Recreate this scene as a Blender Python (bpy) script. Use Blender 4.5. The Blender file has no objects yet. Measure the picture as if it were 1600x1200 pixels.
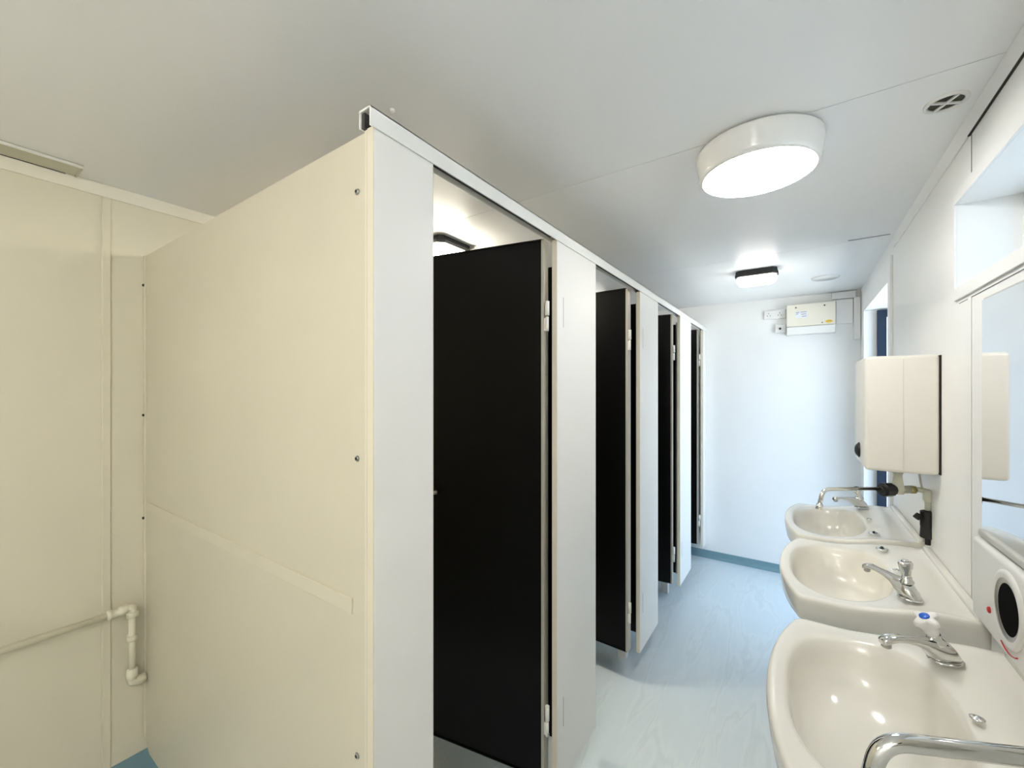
import bpy, bmesh, math, random
from mathutils import Vector, Matrix, noise
random.seed(4)
PI = math.pi
sc = bpy.context.scene
COL = sc.collection

# ------------------------------------------------------------------ materials
def mat(name, col, rough=0.5, metal=0.0, spec=0.5, coat=0.0, bump=0.0, bscale=60, emit=None, estr=0.0, trans=0.0, var=0.0, vscale=3.0, aniso=None, ior=1.45):
    m = bpy.data.materials.new(name); m.use_nodes = True
    nt = m.node_tree; b = nt.nodes['Principled BSDF']
    b.inputs['Base Color'].default_value = (*col, 1)
    b.inputs['Roughness'].default_value = rough
    b.inputs['Metallic'].default_value = metal
    b.inputs['Specular IOR Level'].default_value = spec
    b.inputs['Coat Weight'].default_value = coat
    b.inputs['Coat Roughness'].default_value = 0.08
    b.inputs['IOR'].default_value = ior
    b.inputs['Transmission Weight'].default_value = trans
    if emit:
        b.inputs['Emission Color'].default_value = (*emit, 1)
        b.inputs['Emission Strength'].default_value = estr
    tc = nt.nodes.new('ShaderNodeTexCoord')
    if bump > 0:
        n = nt.nodes.new('ShaderNodeTexNoise'); n.inputs['Scale'].default_value = bscale; n.inputs['Detail'].default_value = 4
        bp = nt.nodes.new('ShaderNodeBump'); bp.inputs['Strength'].default_value = bump; bp.inputs['Distance'].default_value = 0.003
        nt.links.new(tc.outputs['Object'], n.inputs['Vector'])
        nt.links.new(n.outputs['Fac'], bp.inputs['Height']); nt.links.new(bp.outputs['Normal'], b.inputs['Normal'])
    if var > 0:
        n = nt.nodes.new('ShaderNodeTexNoise'); n.inputs['Scale'].default_value = vscale; n.inputs['Detail'].default_value = 3
        r = nt.nodes.new('ShaderNodeValToRGB')
        r.color_ramp.elements[0].position = 0.3; r.color_ramp.elements[1].position = 0.7
        r.color_ramp.elements[0].color = (*[c*(1-var) for c in col], 1)
        r.color_ramp.elements[1].color = (*[min(1, c*(1+var*0.4)) for c in col], 1)
        nt.links.new(tc.outputs['Object'], n.inputs['Vector'])
        nt.links.new(n.outputs['Fac'], r.inputs['Fac']); nt.links.new(r.outputs['Color'], b.inputs['Base Color'])
    return m

M = {}
M['ceil'] = mat('ceiling_board', (.94, .935, .925), .34, spec=.45, bump=.04, bscale=3, var=.03, vscale=1.2)
M['wall'] = mat('white_wall_board', (.88, .88, .865), .42, spec=.4, bump=.03, bscale=5, var=.02)
M['cream'] = mat('cream_wall_board', (.77, .72, .565), .42, spec=.4, bump=.03, bscale=5, var=.03)
M['laminate'] = mat('beige_laminate', (.70, .65, .51), .36, spec=.45, bump=.03, bscale=4, var=.03)
M['strip'] = mat('beige_strip', (.72, .67, .53), .35, spec=.5)
M['pilaster'] = mat('white_laminate', (.88, .86, .81), .35, spec=.45, var=.015)
M['edge'] = mat('beige_edging', (.78, .725, .58), .4)
M['alu'] = mat('painted_edge_trim', (.52, .49, .42), .38, metal=.25, spec=.5)
M['rail'] = mat('white_rail', (.88, .87, .82), .3, spec=.5)
M['railshade'] = mat('rail_channel_shade', (.05, .05, .05), .5)  # near-black colour stands for shade in the hollow of the white rail
M['black'] = mat('black_laminate', (.003, .003, .003), .33, spec=.2)
M['blackp'] = mat('black_plastic', (.012, .012, .013), .35)
M['rubber'] = mat('black_rubber', (.01, .01, .01), .6)
M['steel'] = mat('steel_screw', (.45, .44, .42), .3, metal=1)
M['dark'] = mat('dark_gap', (.02, .018, .012), .7)
M['chrome'] = mat('chrome', (.72, .72, .70), .08, metal=1)
M['cer'] = mat('white_ceramic', (.80, .775, .70), .22, spec=.5, coat=.35)
M['whitep'] = mat('white_plastic', (.82, .81, .78), .35, spec=.45)
M['heater'] = mat('heater_plastic', (.76, .735, .67), .4)
M['ivory'] = mat('ivory_plastic', (.80, .76, .65), .4)
M['switchp'] = mat('switch_plastic', (.80, .80, .79), .35)
M['valve'] = mat('pale_plastic_valve', (.62, .63, .52), .35)
M['brass'] = mat('brass_nut', (.40, .36, .16), .3, metal=.9)
M['pipe'] = mat('cream_painted_pipe', (.80, .76, .60), .35, spec=.5, bump=.15, bscale=40)
M['skirt'] = mat('blue_grey_skirting_vinyl', (.20, .33, .37), .4, bump=.1, bscale=60)
M['blue'] = mat('blue_indicator', (.02, .12, .60), .25)
M['red'] = mat('red_plastic', (.55, .02, .02), .3)
M['yellow'] = mat('yellow_sticker', (.85, .58, .06), .4)
M['label'] = mat('paper_label', (.80, .82, .86), .5)
M['ink'] = mat('grey_ink', (.18, .18, .20), .6)
M['mirror'] = mat('mirror_silver', (.86, .88, .90), .03, metal=1)
M['mirredge'] = mat('mirror_edge', (.55, .54, .50), .3)
M['navy'] = mat('navy_door_paint', (.004, .013, .030), .35, spec=.25)
M['glass'] = mat('blue_tinted_glass', (.56, .66, .74), .05, trans=1, spec=.5)
M['void'] = mat('nozzle_void', (.004, .004, .004), .9, spec=.05)
M['ventdark'] = mat('vent_dark', (.05, .045, .03), .6, var=.5, vscale=60)
M['ground'] = mat('yard_concrete', (.62, .62, .60), .8, var=.2, vscale=2, bump=.3, bscale=30)
M['lampw'] = mat('white_lamp_body', (.82, .81, .78), .2, spec=.5, coat=.3)
M['led'] = mat('lamp_diffuser_white', (.9, .9, .9), .4, emit=(1.0, .985, .965), estr=6.5)
M['warm'] = mat('lamp_diffuser_warm', (.9, .88, .8), .4, emit=(1.0, .93, .78), estr=22)
M['bulk'] = mat('lamp_diffuser_bulkhead', (.9, .9, .88), .4, emit=(1.0, .95, .86), estr=3.0)
M['near'] = mat('fill_diffuser_left', (.9, .88, .8), .4, emit=(1.0, .95, .86), estr=1.6)  # glow of the added fill lamp on the left
M['near2'] = mat('fill_diffuser_corridor', (.9, .9, .88), .4, emit=(1.0, .97, .92), estr=9.5)  # glow of the added fill lamp over the corridor
M['creamtrim'] = mat('pale_cream_trim', (.84, .80, .67), .38)
M['chan'] = mat('cream_light_trough', (.58, .56, .42), .3)

def floor_mat():
    m = bpy.data.materials.new('pale_blue_vinyl_floor'); m.use_nodes = True
    nt = m.node_tree; b = nt.nodes['Principled BSDF']; L = nt.links
    tc = nt.nodes.new('ShaderNodeTexCoord')
    mp = nt.nodes.new('ShaderNodeMapping'); mp.inputs['Scale'].default_value = (3.2, .55, 1); mp.inputs['Rotation'].default_value = (0, 0, -.45)
    L.new(tc.outputs['Object'], mp.inputs['Vector'])
    n1 = nt.nodes.new('ShaderNodeTexNoise'); n1.inputs['Scale'].default_value = 1.6; n1.inputs['Detail'].default_value = 6; n1.inputs['Distortion'].default_value = .35
    L.new(mp.outputs['Vector'], n1.inputs['Vector'])
    # thin scuff veins: band of the noise around .5
    s = nt.nodes.new('ShaderNodeMath'); s.operation = 'SUBTRACT'; s.inputs[1].default_value = .5
    a = nt.nodes.new('ShaderNodeMath'); a.operation = 'ABSOLUTE'
    L.new(n1.outputs['Fac'], s.inputs[0]); L.new(s.outputs[0], a.inputs[0])
    r = nt.nodes.new('ShaderNodeValToRGB')
    r.color_ramp.elements[0].position = 0.0; r.color_ramp.elements[0].color = (.66, .74, .77, 1)
    r.color_ramp.elements[1].position = .022; r.color_ramp.elements[1].color = (.73, .80, .83, 1)
    e = r.color_ramp.elements.new(.05); e.color = (.69, .77, .81, 1)
    e = r.color_ramp.elements.new(.2); e.color = (.72, .80, .84, 1)
    L.new(a.outputs[0], r.inputs['Fac'])
    L.new(r.outputs['Color'], b.inputs['Base Color'])
    b.inputs['Roughness'].default_value = .38
    b.inputs['Specular IOR Level'].default_value = .4
    n2 = nt.nodes.new('ShaderNodeTexNoise'); n2.inputs['Scale'].default_value = 3.0; n2.inputs['Detail'].default_value = 5; n2.inputs['Distortion'].default_value = .5
    L.new(mp.outputs['Vector'], n2.inputs['Vector'])
    bp = nt.nodes.new('ShaderNodeBump'); bp.inputs['Strength'].default_value = .25; bp.inputs['Distance'].default_value = .01
    L.new(n2.outputs['Fac'], bp.inputs['Height']); L.new(bp.outputs['Normal'], b.inputs['Normal'])
    return m
M['floor'] = floor_mat()

# ------------------------------------------------------------------ mesh helpers
def box(bm, x0, x1, y0, y1, z0, z1, bev=0.0, seg=2):
    t = bmesh.new()
    bmesh.ops.create_cube(t, size=1)
    for v in t.verts:
        v.co = Vector((x0 + (v.co.x+.5)*(x1-x0), y0 + (v.co.y+.5)*(y1-y0), z0 + (v.co.z+.5)*(z1-z0)))
    if bev > 0:
        bmesh.ops.bevel(t, geom=list(t.edges), offset=bev, segments=seg, profile=.5, affect='EDGES')
    merge(bm, t)

def merge(bm, t, mx=None):
    if mx is not None: bmesh.ops.transform(t, matrix=mx, verts=t.verts)
    vm = {}
    for v in t.verts: vm[v] = bm.verts.new(v.co)
    for f in t.faces:
        try: nf = bm.faces.new([vm[v] for v in f.verts]); nf.smooth = f.smooth
        except ValueError: pass
    t.free()

def cyl(bm, p0, p1, r0, r1=None, n=24, cap=True):
    if r1 is None: r1 = r0
    p0 = Vector(p0); p1 = Vector(p1); d = (p1-p0)
    q = d.to_track_quat('Z', 'Y').to_matrix().to_4x4(); q.translation = (p0+p1)/2
    t = bmesh.new()
    bmesh.ops.create_cone(t, cap_ends=cap, segments=n, radius1=r0, radius2=r1, depth=d.length)
    for f in t.faces: f.smooth = len(f.verts) == 4
    merge(bm, t, q)

def tube(bm, pts, r, n=14, cap=True):
    pts = [Vector(p) for p in pts]
    R = r if isinstance(r, (list, tuple)) else [r]*len(pts)
    rings = []; up = None
    for i, p in enumerate(pts):
        d = (pts[min(i+1, len(pts)-1)] - pts[max(i-1, 0)]).normalized()
        if up is None:
            up = Vector((0, 0, 1)) if abs(d.z) < .9 else Vector((1, 0, 0))
        a = d.cross(up).normalized(); up = a.cross(d).normalized()
        rings.append([bm.verts.new(p + (a*math.cos(2*PI*k/n) + up*math.sin(2*PI*k/n))*R[i]) for k in range(n)])
    for i in range(len(rings)-1):
        for k in range(n):
            f = bm.faces.new((rings[i][k], rings[i][(k+1) % n], rings[i+1][(k+1) % n], rings[i+1][k])); f.smooth = True
    if cap:
        bm.faces.new(rings[0][::-1]); bm.faces.new(rings[-1])

def lathe(bm, prof, n=48, mx=None, smooth=True, closed=False):
    t = bmesh.new(); rings = []
    for r, z in prof:
        if r < 1e-6: rings.append([t.verts.new((0, 0, z))])
        else: rings.append([t.verts.new((r*math.cos(2*PI*k/n), r*math.sin(2*PI*k/n), z)) for k in range(n)])
    for a, b in zip(rings[:-1], rings[1:]):
        for k in range(n):
            k2 = (k+1) % n
            if len(a) == 1 and len(b) == 1: continue
            if len(a) == 1: f = t.faces.new((a[0], b[k2], b[k]))
            elif len(b) == 1: f = t.faces.new((a[k], a[k2], b[0]))
            else: f = t.faces.new((a[k], a[k2], b[k2], b[k]))
            f.smooth = smooth
    merge(bm, t, mx)

def arc(pts, r, n=6):
    """round the corners of a polyline"""
    pts = [Vector(p) for p in pts]; out = [pts[0]]
    for i in range(1, len(pts)-1):
        a, b, c = pts[i-1], pts[i], pts[i+1]
        u = (a-b).normalized(); v = (c-b).normalized()
        s = b+u*r; e = b+v*r
        for k in range(n+1):
            t = k/n
            out.append((1-t)**2*s + 2*t*(1-t)*b + t*t*e)
    out.append(pts[-1]); return out

def obj(name, bm, m, parent=None, label=None, bevel=0.0, seg=2):
    me = bpy.data.meshes.new(name)
    bmesh.ops.recalc_face_normals(bm, faces=bm.faces)
    bm.to_mesh(me); bm.free()
    me.materials.append(m)
    o = bpy.data.objects.new(name, me); COL.objects.link(o)
    if parent is not None: o.parent = parent
    if label: o['label'] = label
    if bevel > 0:
        md = o.modifiers.new('bevel', 'BEVEL'); md.width = bevel; md.segments = seg; md.limit_method = 'ANGLE'; md.angle_limit = math.radians(40)
    return o

def bx(name, m, x0, x1, y0, y1, z0, z1, parent=None, bev=0.0, label=None):
    bm = bmesh.new(); box(bm, x0, x1, y0, y1, z0, z1, bev); return obj(name, bm, m, parent, label)

def tag(o, label, cat, group=None):
    o['label'] = label; o['category'] = cat
    if group: o['group'] = group
    return o

def thing(name, label, cat, loc=(0, 0, 0), rz=0, group=None):
    o = bpy.data.objects.new(name, None); COL.objects.link(o); o.location = loc; o.rotation_euler = (0, 0, rz)
    o.empty_display_size = .05
    return tag(o, label, cat, group)

def struct(o): o['kind'] = 'structure'; return o

def dup(root, loc, rz, label, parts=None, group=None):
    r = root.copy(); COL.objects.link(r); r.location = loc; r.rotation_euler = (0, 0, rz); r['label'] = label
    if group: r['group'] = group
    for ch in list(root.children):
        c = ch.copy(); COL.objects.link(c); c.parent = r
        for g in list(ch.children):
            d = g.copy(); COL.objects.link(d); d.parent = c
    return r

# ------------------------------------------------------------------ dimensions
H = 2.2; XL = -2.04; XR = .375; YF = 3.97; YN = -1.30; WT = .16
XP = -.67        # face of the cubicle fronts

# ------------------------------------------------------------------ room shell
struct(bx('floor', M['floor'], XL-WT, XR+WT, YN-WT, YF+WT, -.06, 0))
# ceiling of boards with fine open joints
bm = bmesh.new()
joints = [YN-WT, -1.25, .05, 1.35, 2.65, YF+WT]
for a, b in zip(joints[:-1], joints[1:]):
    box(bm, XL-WT, XR+WT, a+.0012, b-.0012, H, H+.012)
struct(obj('ceiling', bm, M['ceil']))
struct(bx('trim_1', M['dark'], XL-WT, XR+WT, YN-WT, YF+WT, H+.012, H+.04))   # dark void above the board joints
struct(bx('wall_left', M['cream'], XL-WT, XL, YN-WT, YF+WT, 0, H))
struct(bx('wall_far', M['wall'], XL, XR, YF, YF+WT, 0, H))
struct(bx('wall_near', M['wall'], XL, XR, YN-WT, YN, 0, H))
# right wall with the high window opening and the doorway
WY0, WY1, WZ0, WZ1 = -.0, 1.712, 1.757, 2.0
DY0, DY1, DZ = 2.76, 3.68, 2.0
bm = bmesh.new()
def wr(y0, y1, z0, z1): box(bm, XR, XR+WT, y0, y1, z0, z1)
wr(YN-WT, WY0, 0, H); wr(WY0, WY1, 0, WZ0); wr(WY0, WY1, WZ1, H)
wr(WY1, DY0, 0, H); wr(DY0, DY1, DZ, H); wr(DY1, YF+WT, 0, H)
struct(obj('wall_right', bm, M['wall']))

# skirtings
def skirt(name, pts_in, h=.1):
    """coved vinyl skirting run; pts_in = (start, end, inward normal)"""
    (ax, ay), (bx_, by), (nx, ny) = pts_in
    prof = [(0, 0), (.028, 0), (.014, .008), (.006, .022), (.005, .05), (.0065, .052), (.0065, h), (0, h+.002)]
    bm = bmesh.new(); r = []
    for (px, py) in ((ax, ay), (bx_, by)):
        r.append([bm.verts.new((px+nx*d, py+ny*d, z)) for d, z in prof])
    n = len(prof)
    for k in range(n): bm.faces.new((r[0][k], r[0][(k+1) % n], r[1][(k+1) % n], r[1][k]))
    bm.faces.new(r[0]); bm.faces.new(r[1][::-1])
    return struct(obj(name, bm, M['skirt']))
skirt('baseboard_far', ((XL+.0, YF), (XR, YF), (0, -1)), .06)
skirt('baseboard_left', ((XL, YN), (XL, YF), (1, 0)), .105)
skirt('baseboard_right', ((XR, YN), (XR, DY0-.06), (-1, 0)), .07)
skirt('baseboard_near', ((XL, YN), (XR, YN), (0, 1)), .07)

# cover strips between wall and ceiling
struct(bx('trim_2', M['creamtrim'], XL, XL+.006, YN, YF, H-.046, H-.0, bev=.002))
bm = bmesh.new()
box(bm, XR-.005, XR, YN, DY0-.1, H-.056, H, .0015)
struct(obj('trim_3', bm, M['wall']))
bm = bmesh.new()
box(bm, XR-.0052, XR-.0, YN, 1.60, H-.0585, H-.056)
struct(obj('trim_4', bm, M['dark']))
# wall batten on the left wall
struct(bx('trim_5', M['cream'], XL, XL+.006, .389, .413, 0, H-.046, bev=.0025))
# joints of the right wall boards, dark sealed gaps
def joint(name, y0, y1, z0, z1, m='ink'):
    return struct(bx(name, M[m], XR-.0012, XR+.001, y0, y1, z0, z1))
joint('trim_6', 1.5865, 1.5885, .90, 1.713, 'mirredge')
joint('trim_7', YN, 1.5885, 1.7115, 1.7135, 'ink')
joint('trim_8', 1.62, 1.69, 1.7115, 1.7130, 'ink')
joint('trim_9', 1.5865, 1.5885, 2.036, H-.058, 'ink')
# window trim frame
bm = bmesh.new()
box(bm, XR-.006, XR, WY0-.03, WY1+.006, WZ0-.034, WZ0, .001)
box(bm, XR-.006, XR, WY0-.03, WY1+.006, WZ1, WZ1+.033, .001)
box(bm, XR-.006, XR, WY1, WY1+.006, WZ0, WZ1, .001)
box(bm, XR-.006, XR, WY0-.03, WY0, WZ0, WZ1, .001)
struct(obj('trim_10', bm, M['wall']))
# window: frame and pane set towards the outside of the wall
bm = bmesh.new(); XW = XR+.125
box(bm, XW, XW+.03, WY0, WY1, WZ0, WZ0+.03); box(bm, XW, XW+.03, WY0, WY1, WZ1-.03, WZ1)
box(bm, XW, XW+.03, WY0, WY0+.03, WZ0+.03, WZ1-.03); box(bm, XW, XW+.03, WY1-.03, WY1, WZ0+.03, WZ1-.03)
w = struct(obj('window_1', bm, M['whitep']))
bx('pane', M['glass'], XW+.012, XW+.016, WY0+.03, WY1-.03, WZ0+.03, WZ1-.03, w)

# doorway: white casing, lining, navy leaf opened outwards against the far jamb
bm = bmesh.new()
box(bm, XR-.012, XR, DY1, DY1+.06, 0, DZ+.12, .002)
box(bm, XR-.012, XR, DY0-.06, DY0, 0, DZ+.12, .002)
box(bm, XR-.012, XR, DY0, DY1, DZ, DZ+.12, .002)
struct(obj('trim_11', bm, M['wall']))
d1 = bpy.data.objects.new('door_1', None); COL.objects.link(d1); d1.location = (XR, DY1, 0); struct(d1)
bm = bmesh.new()
box(bm, .052, .92, -.062, -.022, .02, DZ-.01, .002)
obj('door_leaf', bm, M['navy'], d1)
bx('edge_strip', M['switchp'], .097, .1015, -.0655, -.062, .06, DZ-.06, d1)
bm = bmesh.new(); cyl(bm, (.84, -.062, 1.03), (.84, -.105, 1.03), .010); cyl(bm, (.84, -.10, 1.03), (.74, -.10, 1.03), .009)
obj('door_handle', bm, M['steel'], d1)
struct(bx('trim_12', M['steel'], XR+.0, XR+WT, DY0, DY1, 0, .012, bev=.003))  # threshold
g = struct(bx('ground', M['ground'], XR+WT, 14, -12, 18, -.25, -.06)); 

# ------------------------------------------------------------------ cubicle fronts
PZ0, PZ1 = .115, 1.975
pils = [(.505, .664), (1.239, 1.565), (2.128, 2.461), (3.005, 3.357), (3.838, YF-.002)]
plab = ['narrow white front panel at the near end of the cubicles, beside the beige screen',
        'white front panel between the first and second black cubicle doors',
        'white front panel between the second and third black cubicle doors',
        'white front panel just past the third black cubicle door',
        'white front panel at the far end, against the far wall']
TH = .019
for i, ((a, b), lab) in enumerate(zip(pils, plab)):
    t = thing('cubicle_front_panel', lab, 'panel', (XP, a, 0), 0, 'white front panels of the cubicle row')
    w_ = b-a
    bm = bmesh.new(); box(bm, -TH, 0, 0.0018, w_-.0018, PZ0, PZ1)
    obj('panel_board', bm, M['pilaster'], t, bevel=.0012)
    bm = bmesh.new(); box(bm, -TH, -.0006, 0, .0018, PZ0, PZ1); box(bm, -TH, -.0006, w_-.0018, w_, PZ0, PZ1)
    obj('edge_band', bm, M['edge'], t, label='beige edging of the white panel')
    if 0 < i < 4:
        for z0, z1 in ((1.683, 1.787), (.305, .405)):
            bm = bmesh.new(); box(bm, -.001, .0012, .044, .0475, z0, z1, .0006)
            obj('hinge_slot', bm, M['mirredge'], t)
    else:
        pass

# head rail: folded channel over the front panels
t = thing('head_rail', 'long white head rail running along the top of the cubicle fronts', 'rail', (XP, .495, 0))
Lr = YF-.495-.002
bm = bmesh.new()
box(bm, .0005, .004, 0, Lr, 1.970, 2.008, .001)
box(bm, -.030, .004, 0, Lr, 2.004, 2.008, .001)
box(bm, -.031, -.028, 0, Lr, 1.972, 2.008, .001)
obj('rail_channel', bm, M['rail'], t)
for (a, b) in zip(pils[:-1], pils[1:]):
    bx('rail_shade', M['railshade'], -.028, .0, a[1]-.495, b[0]-.495, 1.986, 2.003, t, label='dark fill for the shade inside the rail channel')  # dark block painted as the shaded hollow of the channel

bx('rail_shade', M['railshade'], -.0279, -.0192, .004, .160, 1.974, 2.0035, t, label='dark fill for the shade inside the rail channel')  # dark piece filling the shaded gap at the rail end
# beige end screen
t = thing('end_screen', 'large beige laminate screen closing the near end of the cubicle row', 'screen', (0, .507, 0))
bm = bmesh.new()
vs = [(-2.034, 1.972), (-.695, 1.972), (-.695, .115), (-1.985, .115), (-2.01, .135), (-2.034, .17)]
f0 = [bm.verts.new((x, 0, z)) for x, z in vs]; f1 = [bm.verts.new((x, .019, z)) for x, z in vs]
bm.faces.new(f0); bm.faces.new(f1[::-1])
for k in range(len(vs)): bm.faces.new((f0[k], f0[(k+1) % 6], f1[(k+1) % 6], f1[k]))
obj('screen_board', bm, M['laminate'], t, bevel=.001)
bx('edge_post', M['edge'], -.697, -.6905, -.0015, .02, .115, 1.985, t)
bx('wall_channel', M['edge'], -2.038, -2.018, -.004, -.0, .16, 1.972, t, .001)
# flat raised strip across the screen at about a metre
bm = bmesh.new()
box(bm, -2.0, -.737, -.004, -.0, 1.018, 1.05, .0015)
obj('cover_strip', bm, M['strip'], t)
for z in (1.861, 1.372, .985, .385):
    bm = bmesh.new(); cyl(bm, (-2.030, -.004, z), (-2.030, -.0085, z), .0055, .004, 12); obj('screw', bm, M['dark'], t, label='dark screw in the corner channel')
for z in (1.862, 1.332, .742):
    bm = bmesh.new(); cyl(bm, (-.722, -.001, z), (-.722, -.004, z), .0062, .0045, 16); sc_ = obj('screw', bm, M['steel'], t)
    bm = bmesh.new(); cyl(bm, (-.722, -.0035, z), (-.722, -.0046, z), .0030, .0030, 10); obj('screw_socket', bm, M['dark'], sc_)

# dividers between cubicles
divs = [(1.375, 'black divider board between the first and second cubicles'),
        (2.225, 'black divider board between the second and third cubicles'),
        (3.105, 'black divider board between the third and last cubicles')]
for y, lab in divs:
    t = thing('cubicle_divider', lab, 'partition', (0, y, 0), 0, 'black dividers between cubicles')
    bx('divider_board', M['black'], XL+.002, -.72, 0, .018, .16, 1.93, t)
    bm = bmesh.new(); box(bm, -.72, -.690, -.01, .028, .16, 1.945, .002)
    obj('front_post', bm, M['alu'], t)
    bm = bmesh.new(); box(bm, -.820, -.774, -.012, .030, 0, .17, .002)
    obj('foot', bm, M['whitep'], t, label='white square foot')

# ------------------------------------------------------------------ cubicle doors
def make_door():
    t = thing('cubicle_door', '', 'door', (0, 0, 0), 0, 'black cubicle doors')
    Wd = .565; T = .044
    # local: door runs along +x from the hinge edge, room-side face at y=-T
    bx('door_board', M['black'], .004, Wd-.004, -T+.004, -.004, .160, 1.971, t)
    bm = bmesh.new()
    box(bm, 0, .004, -T, 0, .155, 1.976, .0012)
    box(bm, .004, .010, -.004, 0, .155, 1.976)
    obj('hinge_edge', bm, M['alu'], t, label='pale painted hinge edge with screws')
    bm = bmesh.new(); box(bm, .004, Wd, -T, 0, 1.971, 1.976); box(bm, .004, Wd, -T, 0, .155, .160); box(bm, Wd-.004, Wd, -T, 0, .155, 1.976)
    obj('edge_trim', bm, M['black'], t)
    for z in (1.52, .62, .34):
        bm = bmesh.new(); cyl(bm, (-.0015, -T*.5, z), (.001, -T*.5, z), .0035, n=10); obj('screw', bm, M['steel'], t)
    for z in (1.715, .355):
        bm = bmesh.new()
        cyl(bm, (-.010, -.004, z+.002), (-.010, -.004, z+.050), .0075, n=14)
        cyl(bm, (-.010, -.004, z-.050), (-.010, -.004, z-.002), .0055, n=14)
        box(bm, -.014, -.008, -.006, -.002, z+.004, z+.046); box(bm, -.010, .002, -.006, -.002, z-.048, z-.006)
        obj('hinge', bm, M['rail'], t)
    bm = bmesh.new()
    cyl(bm, (.432, -.006, 1.08), (.432, .012, 1.08), .008, .007, 16)
    box(bm, .418, .446, .012, .016, 1.076, 1.084, .001)
    obj('lock_knob', bm, M['steel'], t, label='small steel lock knob')
    return t
door = make_door()
dl = [('black cubicle door standing open, nearest the camera', (-.705, 1.212, 0), PI+math.radians(10.5)),
      ('second black cubicle door from the camera, standing open', (-.703, 2.035, 0), PI-math.radians(2.0)),
      ('third black cubicle door from the camera, seen as a narrow strip', (-.703, 2.925, 0), PI+math.radians(5)),
      ('farthest cubicle door, a pale sliver beside the far wall', (-.703, 3.80, 0), PI+math.radians(4))]
first = True
for lab, loc, rz in dl:
    if first:
        door.location = loc; door.rotation_euler = (0, 0, rz); door['label'] = lab; first = False; o = door
    else: o = dup(door, loc, rz, lab)

# ------------------------------------------------------------------ ceiling lights
t = thing('ceiling_light', 'large round white ceiling light glowing over the washbasins', 'ceiling light', (-.104, 1.455, H))
bm = bmesh.new()
lathe(bm, [(.130, 0), (.130, -.006), (.166, -.006), (.1685, -.012), (.167, -.030), (.160, -.070), (.157, -.080), (.152, -.084), (.148, -.083), (.1470, -.080), (0, -.080)], 96)
obj('lamp_body', bm, M['lampw'], t)
bm = bmesh.new(); lathe(bm, [(.1465, -.0805), (.1455, -.084), (.135, -.0865), (0, -.0875)], 96)
obj('diffuser', bm, M['led'], t)

def bulkhead(loc, rz, lab, L=.235, W=.14, hz=.075, m='bulk'):
    t = thing('bulkhead_light', lab, 'ceiling light', loc, rz, 'black cased bulkhead lights on the ceiling')
    def ring(bm, l, w, z, c):
        pts = [(-l+c, -w), (l-c, -w), (l, -w+c), (l, w-c), (l-c, w), (-l+c, w), (-l, w-c), (-l, -w+c)]
        return [bm.verts.new((x, y, z)) for x, y in pts]
    def loft(bm, rs):
        for a, b in zip(rs[:-1], rs[1:]):
            for k in range(8): bm.faces.new((a[k], a[(k+1) % 8], b[(k+1) % 8], b[k]))
        bm.faces.new(rs[0]); bm.faces.new(rs[-1][::-1])
    l, w = L/2, W/2
    bm = bmesh.new(); loft(bm, [ring(bm, l*.95, w*.95, 0, .02), ring(bm, l*.97, w*.97, -.018, .025), ring(bm, l, w, -.022, .03), ring(bm, l, w, -.036, .03), ring(bm, l*.93, w*.93, -.038, .03)])
    obj('lamp_case', bm, M['blackp'], t, bevel=.002)
    bm = bmesh.new(); loft(bm, [ring(bm, l*.93, w*.93, -.0385, .03), ring(bm, l*.92, w*.92, -hz*.75, .03), ring(bm, l*.80, w*.76, -hz, .025)])
    obj('diffuser', bm, M[m], t, bevel=.006, seg=3)
    return t
bulkhead((-.215, 2.97, H), 0, 'small black bulkhead light glowing at the far end of the corridor ceiling', .23, .12, .085)
bulkhead((-1.50, 1.53, H), 0, 'black bulkhead light glowing above the nearest cubicle door', .25, .24, .08, 'warm')
bulkhead((-1.45, 3.25, H), 0, 'black bulkhead light hidden over the farther cubicles', .25, .18, .08, 'bulk')
bulkhead((-1.35, -.70, H), 0, 'added fill light in a black bulkhead case behind the camera, on the left', .28, .20, .22, 'near')  # unseen fill lamp added to brighten the left side; deep diffuser lights the ceiling
bulkhead((-.15, -.75, H), 0, 'added fill light in a black bulkhead case behind the camera, over the corridor', .28, .20, .22, 'near2')  # second unseen fill lamp, added to lift the corridor and ceiling

# round ceiling vent
t = thing('ceiling_vent', 'round white ceiling vent with a cross grille', 'vent', (.3085, 1.497, H))
bm = bmesh.new(); lathe(bm, [(.033, .0), (.033, -.004), (.0375, -.006), (.0425, -.003), (.0425, 0)], 48); obj('vent_ring', bm, M['whitep'], t)
bm = bmesh.new(); lathe(bm, [(.033, -.0008), (0, -.0008)], 32); obj('vent_opening', bm, M['ventdark'], t)
bm = bmesh.new(); box(bm, -.033, .033, -.0032, .0032, -.005, -.001); box(bm, -.0032, .0032, -.033, .033, -.0052, -.0012); 
o = obj('vent_cross', bm, M['whitep'], t); o.rotation_euler = (0, 0, .5)
t = thing('ceiling_disc', 'thin round white cover plate on the ceiling above the fuse box', 'cover plate', (.143, 3.394, H))
bm = bmesh.new(); lathe(bm, [(.074, 0), (.074, -.006), (.070, -.009), (0, -.009)], 48); obj('plate', bm, M['lampw'], t)
# tiny white screw cap
bm = bmesh.new(); lathe(bm, [(.007, 0), (.006, -.004), (0, -.005)], 16, Matrix.Translation((-.875, .718, H)))
tag(obj('screw_cap', bm, M['whitep']), 'tiny white screw cap on the ceiling near the rail corner', 'screw cap')
# square plate and seam near the doorway corner
bm = bmesh.new(); box(bm, .20, XR-.02, 2.62, 2.624, H-.002, H)
struct(obj('trim_13', bm, M['ink']))

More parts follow.
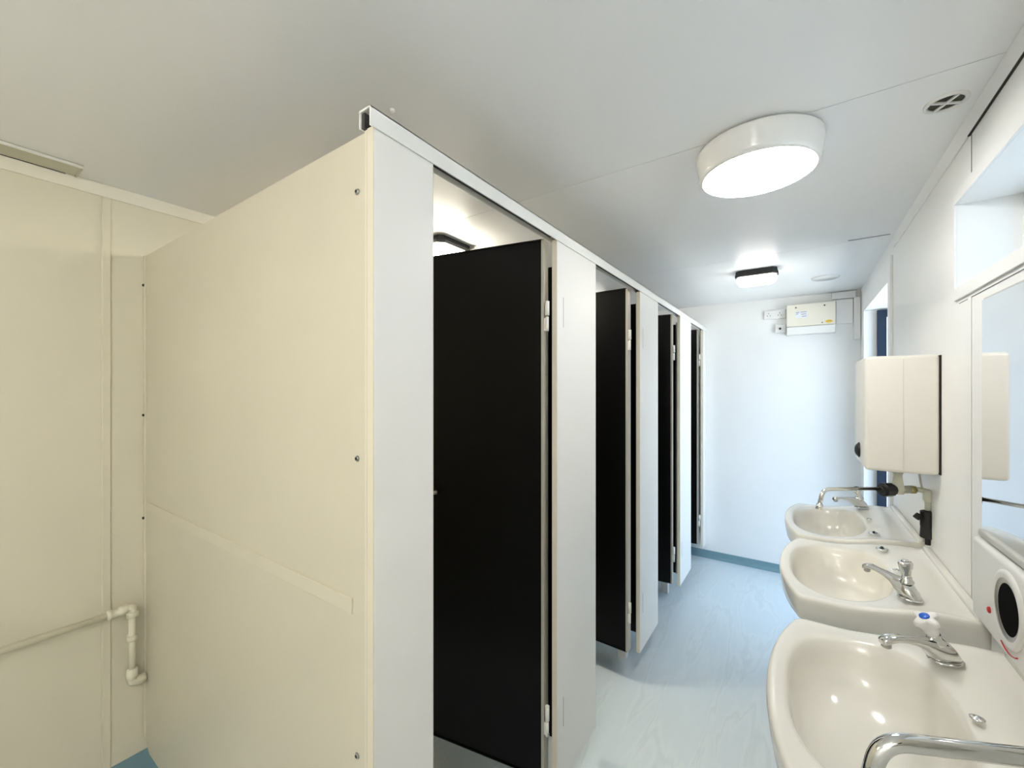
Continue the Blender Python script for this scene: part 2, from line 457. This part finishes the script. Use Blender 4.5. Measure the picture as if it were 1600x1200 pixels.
# surface mounted light trough high on the left
t = thing('light_trough', 'long cream lipped trough mounted at the top of the left wall', 'light fitting', (XL, -.6, H))
bm = bmesh.new()
prof = [(.006, -.0035), (.030, -.0045), (.070, -.0055), (.100, -.0060), (.112, -.0085), (.1175, -.0085), (.119, -.004), (.118, -.0), (.006, -.0)]
r0 = [bm.verts.new((x, 0, z)) for x, z in prof]; r1 = [bm.verts.new((x, .925, z)) for x, z in prof]
n = len(prof)
for k in range(n): bm.faces.new((r0[k], r0[(k+1) % n], r1[(k+1) % n], r1[k]))
bm.faces.new(r0); bm.faces.new(r1[::-1])
obj('trough_body', bm, M['chan'], t, bevel=.001)
bm = bmesh.new(); tube(bm, [(.1175, -.0, -.0075), (.1175, .925, -.0075)], .0048, 10); obj('front_lip', bm, M['rail'], t)
bm = bmesh.new(); box(bm, .010, .1175, .921, .926, -.009, -.0005, .0015); obj('end_cap', bm, M['chan'], t)
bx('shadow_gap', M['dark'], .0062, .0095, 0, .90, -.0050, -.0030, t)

# ------------------------------------------------------------------ painted pipe on the left wall
t = thing('wall_pipe', 'cream painted pipe with elbows running low along the left wall', 'pipe', (XL+.038, 0, 0))
bm = bmesh.new(); tube(bm, [(0, -1.25, .672), (0, .42, .672)], .0105, 16); obj('pipe_run', bm, M['pipe'], t)
bm = bmesh.new(); tube(bm, [(0, .463, .66), (0, .463, .41)], .0100, 16); obj('pipe_drop', bm, M['pipe'], t)
def lump(bm, pts, rs): tube(bm, pts, rs, 16)
bm = bmesh.new(); lump(bm, [(0, .395, .672), (0, .398, .672), (0, .405, .672), (0, .408, .672), (0, .425, .672), (0, .428, .673), (0, .436, .675), (0, .448, .675), (0, .452, .673)], [.011, .0165, .0165, .013, .013, .0165, .0175, .0165, .012])
obj('compression_joint', bm, M['pipe'], t)
bm = bmesh.new(); lump(bm, arc([(0, .446, .675), (0, .464, .675), (0, .464, .655)], .012), .0145)
lump(bm, [(0, .464, .66), (0, .464, .657), (0, .464, .640), (0, .464, .637)], [.0145, .0175, .0175, .011]); obj('pipe_elbow', bm, M['pipe'], t)
bm = bmesh.new(); lump(bm, [(0, .463, .572), (0, .463, .568), (0, .463, .556), (0, .463, .552)], [.010, .016, .016, .010]); box(bm, -.037, 0, .456, .470, .557, .567, .002)
obj('pipe_clip', bm, M['pipe'], t)
bm = bmesh.new(); lump(bm, [(0, .463, .452), (0, .463, .448), (0, .463, .430), (0, .4635, .415)], [.010, .0165, .0175, .0165])
lump(bm, arc([(0, .4635, .425), (0, .464, .400), (0, .500, .402)], .016), .0165)
obj('lower_elbow', bm, M['pipe'], t)

# ------------------------------------------------------------------ washbasins
def superell(a, b, n, th):
    c, s = math.cos(th), math.sin(th)
    return (a*math.copysign(abs(c)**(2/n), c), b*math.copysign(abs(s)**(2/n), s))
BD = .430; BW = .57
def basin_half(xf):
    """half width at distance d from the wall"""
    return BW/2
def outline(N=128):
    """basin plan: local x = distance from wall (0..BD), y = along wall, anticlockwise polygon densely sampled"""
    pts = []
    hw = BW/2
    # back edge from (0,-hw) to (0,hw), sides to x=.385, bowed front
    front = []
    M_ = 60
    for k in range(M_+1):
        y = -hw + BW*k/M_
        q = abs(y)/hw
        x = BD - .052*q**2.2 - .006*max(0, (q-.94)/.06)**2.5
        front.append((x, y))
    pts = [(0, hw), (0, -hw)] + front
    return pts
def ray_hit(poly, c, d):
    best = None
    for i in range(len(poly)):
        ax, ay = poly[i]; bx_, by = poly[(i+1) % len(poly)]
        ex, ey = bx_-ax, by-ay
        den = d[0]*ey - d[1]*ex
        if abs(den) < 1e-12: continue
        t = ((ax-c[0])*ey - (ay-c[1])*ex)/den
        u = ((ax-c[0])*d[1] - (ay-c[1])*d[0])/den
        if t > 0 and -1e-6 <= u <= 1+1e-6 and (best is None or t > best): best = t
    return best
def make_basin():
    t = thing('washbasin', '', 'washbasin', (0, 0, 0), 0, 'white ceramic washbasins along the right wall')
    poly = outline(); C = (.258, 0)
    N = 144
    angs = [2*PI*k/N for k in range(N)]
    # make sure the back corners get rays
    ca = math.atan2(BW/2, -C[0])
    for s in (1, -1):
        tgt = (s*ca) % (2*PI)
        j = min(range(N), key=lambda k: abs(angs[k]-tgt)); angs[j] = tgt
    outer = []
    for a in angs:
        d = (math.cos(a), math.sin(a)); tt = ray_hit(poly, C, d)
        outer.append((C[0]+d[0]*tt, C[1]+d[1]*tt))
    ZR = .878
    def zr(x):   # rim height rises in a soft step to the tap shelf
        k = max(0, min(1, (.30-x)/.26)); k = k*k*(3-2*k)
        return ZR + .034*k
    def inner(scale, a, dz, n=2.5, shift=0):
        ex, ey = superell(.128, .232, n, a)
        return (C[0]+.010+shift+ex*scale, ey*scale, ZR+dz)
    def off(p, k):    # pull outline point towards the centre by k metres
        vx, vy = p[0]-C[0], p[1]-C[1]; L = math.hypot(vx, vy)
        s = (L-k)/L
        return [max(0.0, C[0]+vx*s) if p[0] > 1e-4 else 0.0, C[1]+vy*s]
    rings = []
    # underside upwards
    rings.append([(max(.0, C[0]-.02+(p[0]-C[0])*.30) if p[0] > 1e-4 else 0.03, p[1]*.28, .690) for p in outer])
    rings.append([(C[0]-.02+(p[0]-C[0])*.52 if p[0] > 1e-4 else 0.02, p[1]*.52, .72) for p in outer])
    rings.append([(C[0]-.01+(p[0]-C[0])*.80 if p[0] > 1e-4 else 0.001, p[1]*.84, .768) for p in outer])
    rings.append([(*off(p, .018), .802) for p in outer])
    rings.append([(*off(p, .008), .812) for p in outer])
    rings.append([(*off(p, .003), .835) for p in outer])
    rings.append([(*off(p, .000), zr(p[0])-.020) for p in outer])
    rings.append([(*off(p, .000), zr(p[0])-.008) for p in outer])
    rings.append([(*off(p, .0025), zr(p[0])-.0025) for p in outer])
    rings.append([(*off(p, .008), zr(p[0])) for p in outer])
    rings.append([(*off(p, .018), zr(p[0])-.0015) for p in outer])
    # blend rim to bowl edge
    e0 = [inner(1.06, a, 0) for a in angs]
    for w_ in (.35, .7, 1.0):
        r = []
        for p, e in zip(outer, e0):
            q = off(p, .018)
            x = q[0]*(1-w_)+e[0]*w_; y = q[1]*(1-w_)+e[1]*w_
            r.append((x, y, zr(x)-.0015-.001*w_))
        rings.append(r)
    prof = [(1.02, -.004), (.985, -.012), (.955, -.028), (.92, -.055), (.86, -.088), (.74, -.112), (.55, -.126), (.33, -.134), (.15, -.139)]
    for s_, dz in prof:
        r = []
        for a in angs:
            x, y, z = inner(s_, a, dz, 2.5 if s_ > .5 else 2.0, shift=-.012*(1-s_))
            top = zr(x)
            fade = max(0, min(1, (s_-.86)/.16))
            r.append((x, y, z + (top-ZR)*fade))
        rings.append(r)
    bm = bmesh.new(); vr = []
    for r in rings: vr.append([bm.verts.new((-x, y, z)) for x, y, z in r])
    for a, b in zip(vr[:-1], vr[1:]):
        for k in range(N):
            f = bm.faces.new((a[k], a[(k+1) % N], b[(k+1) % N], b[k])); f.smooth = True
    bm.faces.new(vr[0])
    bm.faces.new(vr[-1][::-1])
    bmesh.ops.remove_doubles(bm, verts=bm.verts, dist=.0004)
    obj('basin_bowl', bm, M['cer'], t)
    # low upstand where the basin meets the wall
    bm = bmesh.new(); box(bm, -.020, 0, -BW/2+.008, BW/2-.008, .895, .924, .007, 4)
    for f in bm.faces: f.smooth = True
    obj('back_upstand', bm, M['cer'], t)
    bm = bmesh.new(); lathe(bm, [(.022, .003), (.021, .0045), (.014, .003), (.012, 0), (0, 0)], 32, Matrix.Translation((-C[0]+.002, 0, ZR-.139)))
    obj('waste_ring', bm, M['chrome'], t)
    bm = bmesh.new(); lathe(bm, [(.009, 0), (.010, .002), (.007, .0032), (.0035, .0032), (.003, .005), (0, .005)], 24, Matrix.Translation((-.125, .0, .9085)))
    obj('chain_stay', bm, M['chrome'], t)
    # bottle trap under the bowl
    bm = bmesh.new()
    tube(bm, [(-.24, 0, .70), (-.24, 0, .60)], .018); cyl(bm, (-.24, 0, .62), (-.24, 0, .50), .032)
    tube(bm, arc([(-.24, 0, .585), (-.12, 0, .585), (-.0, 0, .585)], .02), .016)
    obj('waste_trap', bm, M['whitep'], t)
    return t
bs = make_basin()
by = [1.032, 1.737, 2.350]
bs.location = (XR, by[0], 0)
bs['label'] = 'white washbasin nearest the camera, with the blue-capped tap'
dup(bs, (XR, by[1], 0), 0, 'middle white washbasin of the three along the right wall')
dup(bs, (XR, by[2], 0), 0, 'farthest white washbasin of the three, nearest the open doorway')

# ------------------------------------------------------------------ taps
def make_tap(loc, ang, lab, cap, lean, cross):
    """local +x = spout direction"""
    t = thing('basin_tap', lab, 'tap', loc, ang, 'pillar taps on the washbasins')
    # body: a teardrop loft from a flat foot, rising to the spout tip
    bm = bmesh.new(); secs = []
    #      x,    zlow, ztop, halfw
    S = [(-.034, .000, .003, .006), (-.030, .000, .010, .014), (-.020, .000, .024, .021), (-.006, .000, .038, .0245), (.008, .000, .044, .0235),
         (.020, .001, .046, .0195), (.030, .008, .047, .0155), (.042, .022, .0475, .0125), (.060, .031, .049, .0105), (.080, .036, .0505, .0098),
         (.098, .038, .052, .0100), (.110, .036, .052, .0105), (.120, .032, .0505, .0108), (.127, .032, .046, .0090), (.129, .034, .042, .006)]
    K = 18
    for x, z0, z1, hw in S:
        ring = []
        for k in range(K):
            a = 2*PI*k/K; c, s = math.cos(a), math.sin(a)
            nn = 2.6
            yy = hw*math.copysign(abs(c)**(2/nn), c); zz = (z0+z1)/2 + (z1-z0)/2*math.copysign(abs(s)**(2/nn), s)
            if x < .03: yy *= (1.0 - .35*max(0, (zz-z0)/(z1-z0+1e-6)))
            ring.append(bm.verts.new((x, yy, zz)))
        secs.append(ring)
    for a, b in zip(secs[:-1], secs[1:]):
        for k in range(K): f = bm.faces.new((a[k], a[(k+1) % K], b[(k+1) % K], b[k])); f.smooth = True
    bm.faces.new(secs[0][::-1]); bm.faces.new(secs[-1])
    obj('tap_body', bm, M['chrome'], t)
    bm = bmesh.new(); lathe(bm, [(.0085, .038), (.0085, .028), (.0065, .026), (0, .026)], 20, Matrix.Translation((.118, 0, 0))); obj('nozzle', bm, M['steel'], t)
    bm = bmesh.new(); lathe(bm, [(.030, 0), (.030, .0015), (.026, .003), (0, .003)], 32, Matrix.Translation((-.006, 0, -.0005)) @ Matrix.Diagonal((1.05, .85, 1, 1))); obj('foot_ring', bm, M['chrome'], t)
    mx = Matrix.Translation((.012 if cross else .002, 0, .036)) @ Matrix.Rotation(lean, 4, 'Y')
    bm = bmesh.new(); lathe(bm, [(.0165, 0), (.0165, .006), (.0125, .010), (.0125, .018), (.010, .022), (0, .022)], 28, mx); obj('handle_collar', bm, M['chrome'], t)
    # handle
    bm = bmesh.new()
    rings = []; K = 48
    pr = [(.0105, .018, 0), (.0125, .026, .1), (.0135, .036, .25), (.0165, .043, .6), (.0195, .049, 1), (.0195, .055, 1), (.0165, .058, .9), (.011, .0595, .4)] if cross else \
         [(.0105, .016, 0), (.0115, .022, .1), (.0130, .030, .35), (.0165, .040, .5), (.0185, .050, .5), (.0185, .054, .5), (.016, .057, .4), (.010, .058, .2)]
    for r, z, lob in pr:
        rg = []
        for k in range(K):
            a = 2*PI*k/K
            rr = r*(1 + .30*lob*math.cos(4*a)*(1 if cross else .25))
            rg.append(bm.verts.new(mx @ Vector((rr*math.cos(a), rr*math.sin(a), z))))
        rings.append(rg)
    for a, b in zip(rings[:-1], rings[1:]):
        for k in range(K): f = bm.faces.new((a[k], a[(k+1) % K], b[(k+1) % K], b[k])); f.smooth = True
    bm.faces.new(rings[0]); bm.faces.new(rings[-1][::-1])
    h = obj('tap_handle', bm, M['whitep'] if cross else M['chrome'], t, label='white cross handle' if cross else None)
    bm = bmesh.new(); lathe(bm, [(.0085, .0585), (.0085, .0615), (.007, .0625), (0, .0625)], 24, mx); obj('indicator', bm, M[cap], h)
    return t
def adir(dx, dy): return math.atan2(dy, dx)
ZT = .9105
make_tap((.245, 1.215, ZT), adir(-.105, -.075), 'chrome tap with white handle and blue top on the nearest washbasin', 'blue', .45, True)
t2 = make_tap((.242, 1.527, ZT), adir(-.075, .064), 'chrome tap with plain chrome head on the middle washbasin', 'chrome', .1, False)
t2.scale = (.86, 1, 1)
make_tap((.240, 2.565, ZT), adir(-.105, -.075), 'chrome tap on the farthest washbasin, with a dark button top', 'blackp', .3, False)
# plug cover over the unused tap hole of the middle and farthest basins
for y, lab in ((1.935, 'small chrome tap-hole cover on the middle washbasin shelf'), (2.125, 'small chrome tap-hole cover on the farthest washbasin shelf')):
    t = thing('tap_hole_cover', lab, 'tap hole cover', (.240, y, ZT-.0008), 0, 'tap-hole covers on the washbasins')
    bm = bmesh.new(); lathe(bm, [(.017, 0), (.0175, .002), (.014, .0035), (.006, .003), (0, .003)], 28); obj('cover_disc', bm, M['chrome'], t)
    bm = bmesh.new(); lathe(bm, [(.0045, .003), (.004, .009), (0, .010)], 14); obj('stud', bm, M['blackp'], t)

# ------------------------------------------------------------------ over-sink water heaters
def heater(y0, lab, pivot, tip, zsp, far):
    t = thing('water_heater', lab, 'water heater', (XR, y0, 1.192), 0, 'white wall-mounted water heaters over the washbasins')
    bm = bmesh.new(); box(bm, -.188, -.0035, 0, .30, 0, .390, .012, 4)
    for f in bm.faces: f.smooth = True
    obj('heater_case', bm, M['heater'], t, bevel=0)
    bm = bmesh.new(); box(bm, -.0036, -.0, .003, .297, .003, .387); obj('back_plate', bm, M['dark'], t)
    bm = bmesh.new(); box(bm, -.0905, -.0895, -.0006, .001, .012, .378); obj('case_seam', bm, M['mirredge'], t)
    bm = bmesh.new(); lathe(bm, [(.028, -.001), (.028, .003), (.024, .006), (.018, .011), (.009, .0145), (0, .015)], 32, Matrix.Translation((-.188, .150, .052)) @ Matrix.Rotation(-PI/2, 4, 'Y'))
    obj('control_knob', bm, M['blackp'], t, label='black round control knob')
    # outlet valve, black collar, swivel spout
    px, py = pivot[0]-XR, pivot[1]-y0; tx, ty = tip[0]-XR, tip[1]-y0; z = zsp-1.192
    dx, dy = tx-px, ty-py; L = math.hypot(dx, dy); ux, uy = dx/L, dy/L
    bm = bmesh.new()
    tube(bm, [(px-ux*.045, py-uy*.045, .002), (px-ux*.045, py-uy*.045, -.012), (px-ux*.045, py-uy*.045, -.022), (px-ux*.045, py-uy*.045, z+.014), (px-ux*.045, py-uy*.045, z-.014)], [.016, .016, .011, .016, .017], 18)
    tube(bm, [(px-ux*.02, py-uy*.02, z), (px-ux*.085, py-uy*.085, z)], .0135)
    obj('outlet_valve', bm, M['valve'], t, label='pale plastic outlet valve')
    bm = bmesh.new(); tube(bm, [(px+ux*.022, py+uy*.022, z), (px+ux*.0215, py+uy*.0215, z), (px+ux*.010, py+uy*.010, z), (px+ux*.0095, py+uy*.0095, z), (px-ux*.020, py-uy*.020, z), (px-ux*.0205, py-uy*.0205, z), (px-ux*.030, py-uy*.030, z)], [.010, .016, .016, .0245, .0245, .019, .019], 9)
    for f in bm.faces: f.smooth = False
    obj('black_collar', bm, M['blackp'], t, bevel=.002)
    bm = bmesh.new(); tube(bm, [(px-ux*.084, py-uy*.084, z), (px-ux*.086, py-uy*.086, z), (px-ux*.104, py-uy*.104, z), (px-ux*.106, py-uy*.106, z)], [.010, .0145, .0145, .009], 6)
    obj('brass_nut', bm, M['brass'], t)
    bm = bmesh.new()
    pts = arc([(px, py, z+.004), (tx+ux*0, ty+uy*0, z+.004), (tx+ux*.014, ty+uy*.014, z-.055)], .024, 8)
    tube(bm, pts, .0066 if far else .0086, 16)
    cyl(bm, (tx+ux*.012, ty+uy*.012, z-.046), (tx+ux*.015, ty+uy*.015, z-.066), .0095, .0105, 16)
    obj('swivel_spout', bm, M['chrome'], t)
    return t, (px-ux*.106, py-uy*.106, z)
h1, e1 = heater(1.865, 'white box water heater over the gap between middle and farthest basins', (.250, 1.940), (.070, 1.806), 1.118, True)
bm = bmesh.new()
ex, ey, ez = e1
tube(bm, arc([(ex, ey, ez), (ex+.018, ey+.006, ez), (ex+.034, ey+.002, ez-.004), (ex+.034, ey+.002, -.145)], .010), .009)
tube(bm, [(ex+.034, ey+.002, -.070), (ex+.034, ey+.002, -.073), (ex+.034, ey+.002, -.105), (ex+.034, ey+.002, -.115)], [.010, .014, .0145, .009])
obj('feed_pipe', bm, M['valve'], h1)
bm = bmesh.new(); tx_, ty_ = ex+.034, ey+.002
tube(bm, [(tx_, ty_, -.142), (tx_, ty_, -.146), (tx_, ty_, -.200), (tx_, ty_, -.183), (tx_, ty_, -.194), (tx_, ty_, -.200), (tx_, ty_, -.236), (tx_, ty_, -.240)], [.010, .021, .021, .014, .014, .020, .022, .014], 10)
cyl(bm, (tx_, ty_, -.160), (tx_-.028, ty_-.012, -.165), .007); cyl(bm, (tx_-.022, ty_-.010, -.158), (tx_-.034, ty_-.014, -.172), .010)
tube(bm, [(tx_, ty_, -.235), (tx_, ty_, -.262)], .008)
for f in bm.faces: f.smooth = False
obj('isolating_valve', bm, M['rubber'], h1, label='black isolating valve', bevel=.0015)
bm = bmesh.new(); cx, cy = .0-.012, ey+.008
tube(bm, arc([(-.030, cy+.0, .004), (-.022, cy, -.06), (-.010, cy, -.12), (-.012, cy, -.19), (-.016, cy, -.255)], .02), .0032, 8)
obj('power_cable', bm, M['mirredge'], h1)
h2, e2 = heater(.29, 'white water heater above the nearest washbasin, only its chrome spout in view', (.262, .662), (.070, .571), 1.103, False)
ex, ey, ez = e2
bm = bmesh.new(); tube(bm, arc([(ex, ey, ez), (ex+.01, ey+.004, ez), (ex+.01, ey+.004, -.25)], .006), .008); obj('feed_pipe', bm, M['valve'], h2)

# ------------------------------------------------------------------ mirror and hand dryer
t = thing('wall_mirror', 'plain rectangular mirror on the right wall at the edge of view', 'mirror', (XR, .95, 0), .014)
bm = bmesh.new(); box(bm, -.0075, -.0035, 0, .507, 1.135, 1.682, .0006); obj('mirror_glass', bm, M['mirror'], t)
bm = bmesh.new(); box(bm, -.0035, 0, -.002, .5095, 1.133, 1.687); obj('backing', bm, M['mirredge'], t)
bm = bmesh.new(); box(bm, -.014, 0, 0, .507, 1.121, 1.136, .003, 3); obj('bottom_channel', bm, M['mirredge'], t)

t = thing('hand_dryer', 'white hand dryer with a round black nozzle and red light, beneath the mirror', 'hand dryer', (XR, 0, 0))
DYX = -.030
bm = bmesh.new(); box(bm, DYX, 0, 1.02, 1.462, .929, 1.118, .010, 4)
for f in bm.faces: f.smooth = True
obj('dryer_body', bm, M['whitep'], t)
RM = Matrix.Translation((DYX, 1.245, 1.030)) @ Matrix.Rotation(-PI/2, 4, 'Y')
bm = bmesh.new(); lathe(bm, [(.076, 0), (.076, .003), (.068, .006), (.060, .004)], 56, RM); obj('nozzle_rim', bm, M['whitep'], t)
bm = bmesh.new(); lathe(bm, [(.060, .004), (.058, .0015), (.048, .0012)], 56, RM); obj('nozzle_ring', bm, M['steel'], t)
bm = bmesh.new(); lathe(bm, [(.050, .0014), (.03, .0011), (0, .001)], 56, RM); obj('nozzle_opening', bm, M['void'], t)
bm = bmesh.new(); lathe(bm, [(.007, 0), (.007, .002), (.005, .004), (0, .0045)], 20, Matrix.Translation((DYX, 1.345, .986)) @ Matrix.Rotation(-PI/2, 4, 'Y')); obj('indicator_light', bm, M['red'], t)
bm = bmesh.new()
tube(bm, [(DYX-.0012, 1.245+.086*math.sin(a), 1.030-.086*math.cos(a)) for a in [math.radians(-30+6*k) for k in range(10)]], .0012, 6)
obj('red_mark', bm, M['red'], t)

# ------------------------------------------------------------------ far wall services
t = thing('fuse_box', 'ivory fuse box with a yellow sticker high on the far wall', 'fuse box', (0, YF, 0))
bm = bmesh.new(); box(bm, -.078, .226, -.068, 0, 1.955, 2.125, .004); obj('upper_cover', bm, M['ivory'], t)
bm = bmesh.new(); box(bm, -.078, .226, -.072, 0, 1.892, 1.9525, .004); obj('flap', bm, M['whitep'], t)
for x, z, r_ in ((-.018, 2.1, .0055), (.160, 2.1, .0055), (.146, 1.972, .004)):
    bm = bmesh.new(); cyl(bm, (x, -.0675, z), (x, -.0705, z), r_, n=14); obj('screw', bm, M['dark'], t)
bm = bmesh.new()
tt = bmesh.new(); bmesh.ops.create_circle(tt, cap_ends=True, segments=28, radius=1); merge(bm, tt, Matrix.Translation((.186, -.0690, 1.978)) @ Matrix.Rotation(PI/2, 4, 'X') @ Matrix.Diagonal((.022, .012, 1, 1)))
ys = obj('sticker', bm, M['yellow'], t, label='oval yellow warning sticker')
bm = bmesh.new(); box(bm, .172, .200, -.0698, -.0692, 1.9765, 1.9795); obj('sticker_print', bm, M['ink'], ys)
bm = bmesh.new(); box(bm, -.022, .055, -.0692, -.0682, 2.018, 2.070); lb = obj('paper_label', bm, M['label'], t)
bm = bmesh.new()
for x0, x1, z in ((-.018, .004, 2.062), (.010, .050, 2.062), (-.018, -.002, 2.050), (.015, .048, 2.046), (.020, .050, 2.030)):
    box(bm, x0, x1, -.0697, -.0693, z-.0022, z+.0022)
obj('label_print', bm, M['ink'], lb)
# row of pale panel covers by the box
def plate(name, lab, cat, x0, x1, z0, z1, d, m='switchp', bev=.003):
    o = bx(name, M[m], x0, x1, YF-d, YF, z0, z1, None, bev); return tag(o, lab, cat)
plate('cable_trunking', 'short white cable trunking across the wall top above the fuse box', 'trunking', .205, .345, 2.143, 2.192, .040)
plate('cover_plate', 'pale grey cover plate between the fuse box and the corner trunking', 'cover plate', .230, .330, 1.958, 2.138, .020, 'wall')
o = plate('corner_trunking', 'white vertical trunking in the far right corner of the ceiling', 'trunking', .333, .372, 1.835, 2.145, .034)
t = thing('wall_socket', 'white double socket left of the fuse box', 'socket', (0, YF, 0))
bm = bmesh.new(); box(bm, -.232, -.086, -.018, 0, 2.035, 2.105, .003); obj('socket_plate', bm, M['switchp'], t)
for cx in (-.200, -.125):
    for dx, dz in ((0, .012), (-.010, -.006), (.010, -.006)): bx('socket_hole', M['ink'], cx+dx-.003, cx+dx+.003, -.0186, -.0175, 2.068+dz-.004, 2.068+dz+.004, t)
t = thing('key_switch', 'small white switch with a black centre below the double socket', 'switch', (0, YF, 0))
bm = bmesh.new(); box(bm, -.155, -.084, -.028, 0, 1.920, 1.985, .003); obj('switch_plate', bm, M['switchp'], t)
bm = bmesh.new(); cyl(bm, (-.122, -.027, 1.951), (-.122, -.034, 1.951), .016, n=24); obj('switch_ring', bm, M['whitep'], t)
bm = bmesh.new(); cyl(bm, (-.122, -.033, 1.951), (-.122, -.037, 1.951), .009, n=20); obj('switch_button', bm, M['blackp'], t)

# ------------------------------------------------------------------ world, camera, view
sun = bpy.data.lights.new('sun', 'SUN'); sun.energy = 10; sun.angle = math.radians(3); sun.color = (1.0, .97, .92)
so = bpy.data.objects.new('sun', sun); COL.objects.link(so); so.rotation_euler = Vector((.50, -.25, -.80)).to_track_quat('-Z', 'Y').to_euler()
w = bpy.data.worlds.new('World'); sc.world = w; w.use_nodes = True
nt = w.node_tree; bg = nt.nodes['Background']
bg.inputs['Color'].default_value = (.52, .74, 1.0, 1); bg.inputs['Strength'].default_value = 1.2
cam = bpy.data.cameras.new('camera'); co = bpy.data.objects.new('camera', cam); COL.objects.link(co)
cam.sensor_fit = 'HORIZONTAL'; cam.sensor_width = 36; cam.lens = 650/1600*36; cam.clip_start = .02
cam.shift_y = 8/1600
co.location = (0, 0, 1.47); co.rotation_euler = (PI/2, 0, math.atan(448/650))
sc.camera = co
sc.view_settings.view_transform = 'Standard'; sc.view_settings.look = 'None'
sc.view_settings.gamma = 1; sc.view_settings.exposure = 1.93; sc.view_settings.use_curve_mapping = False
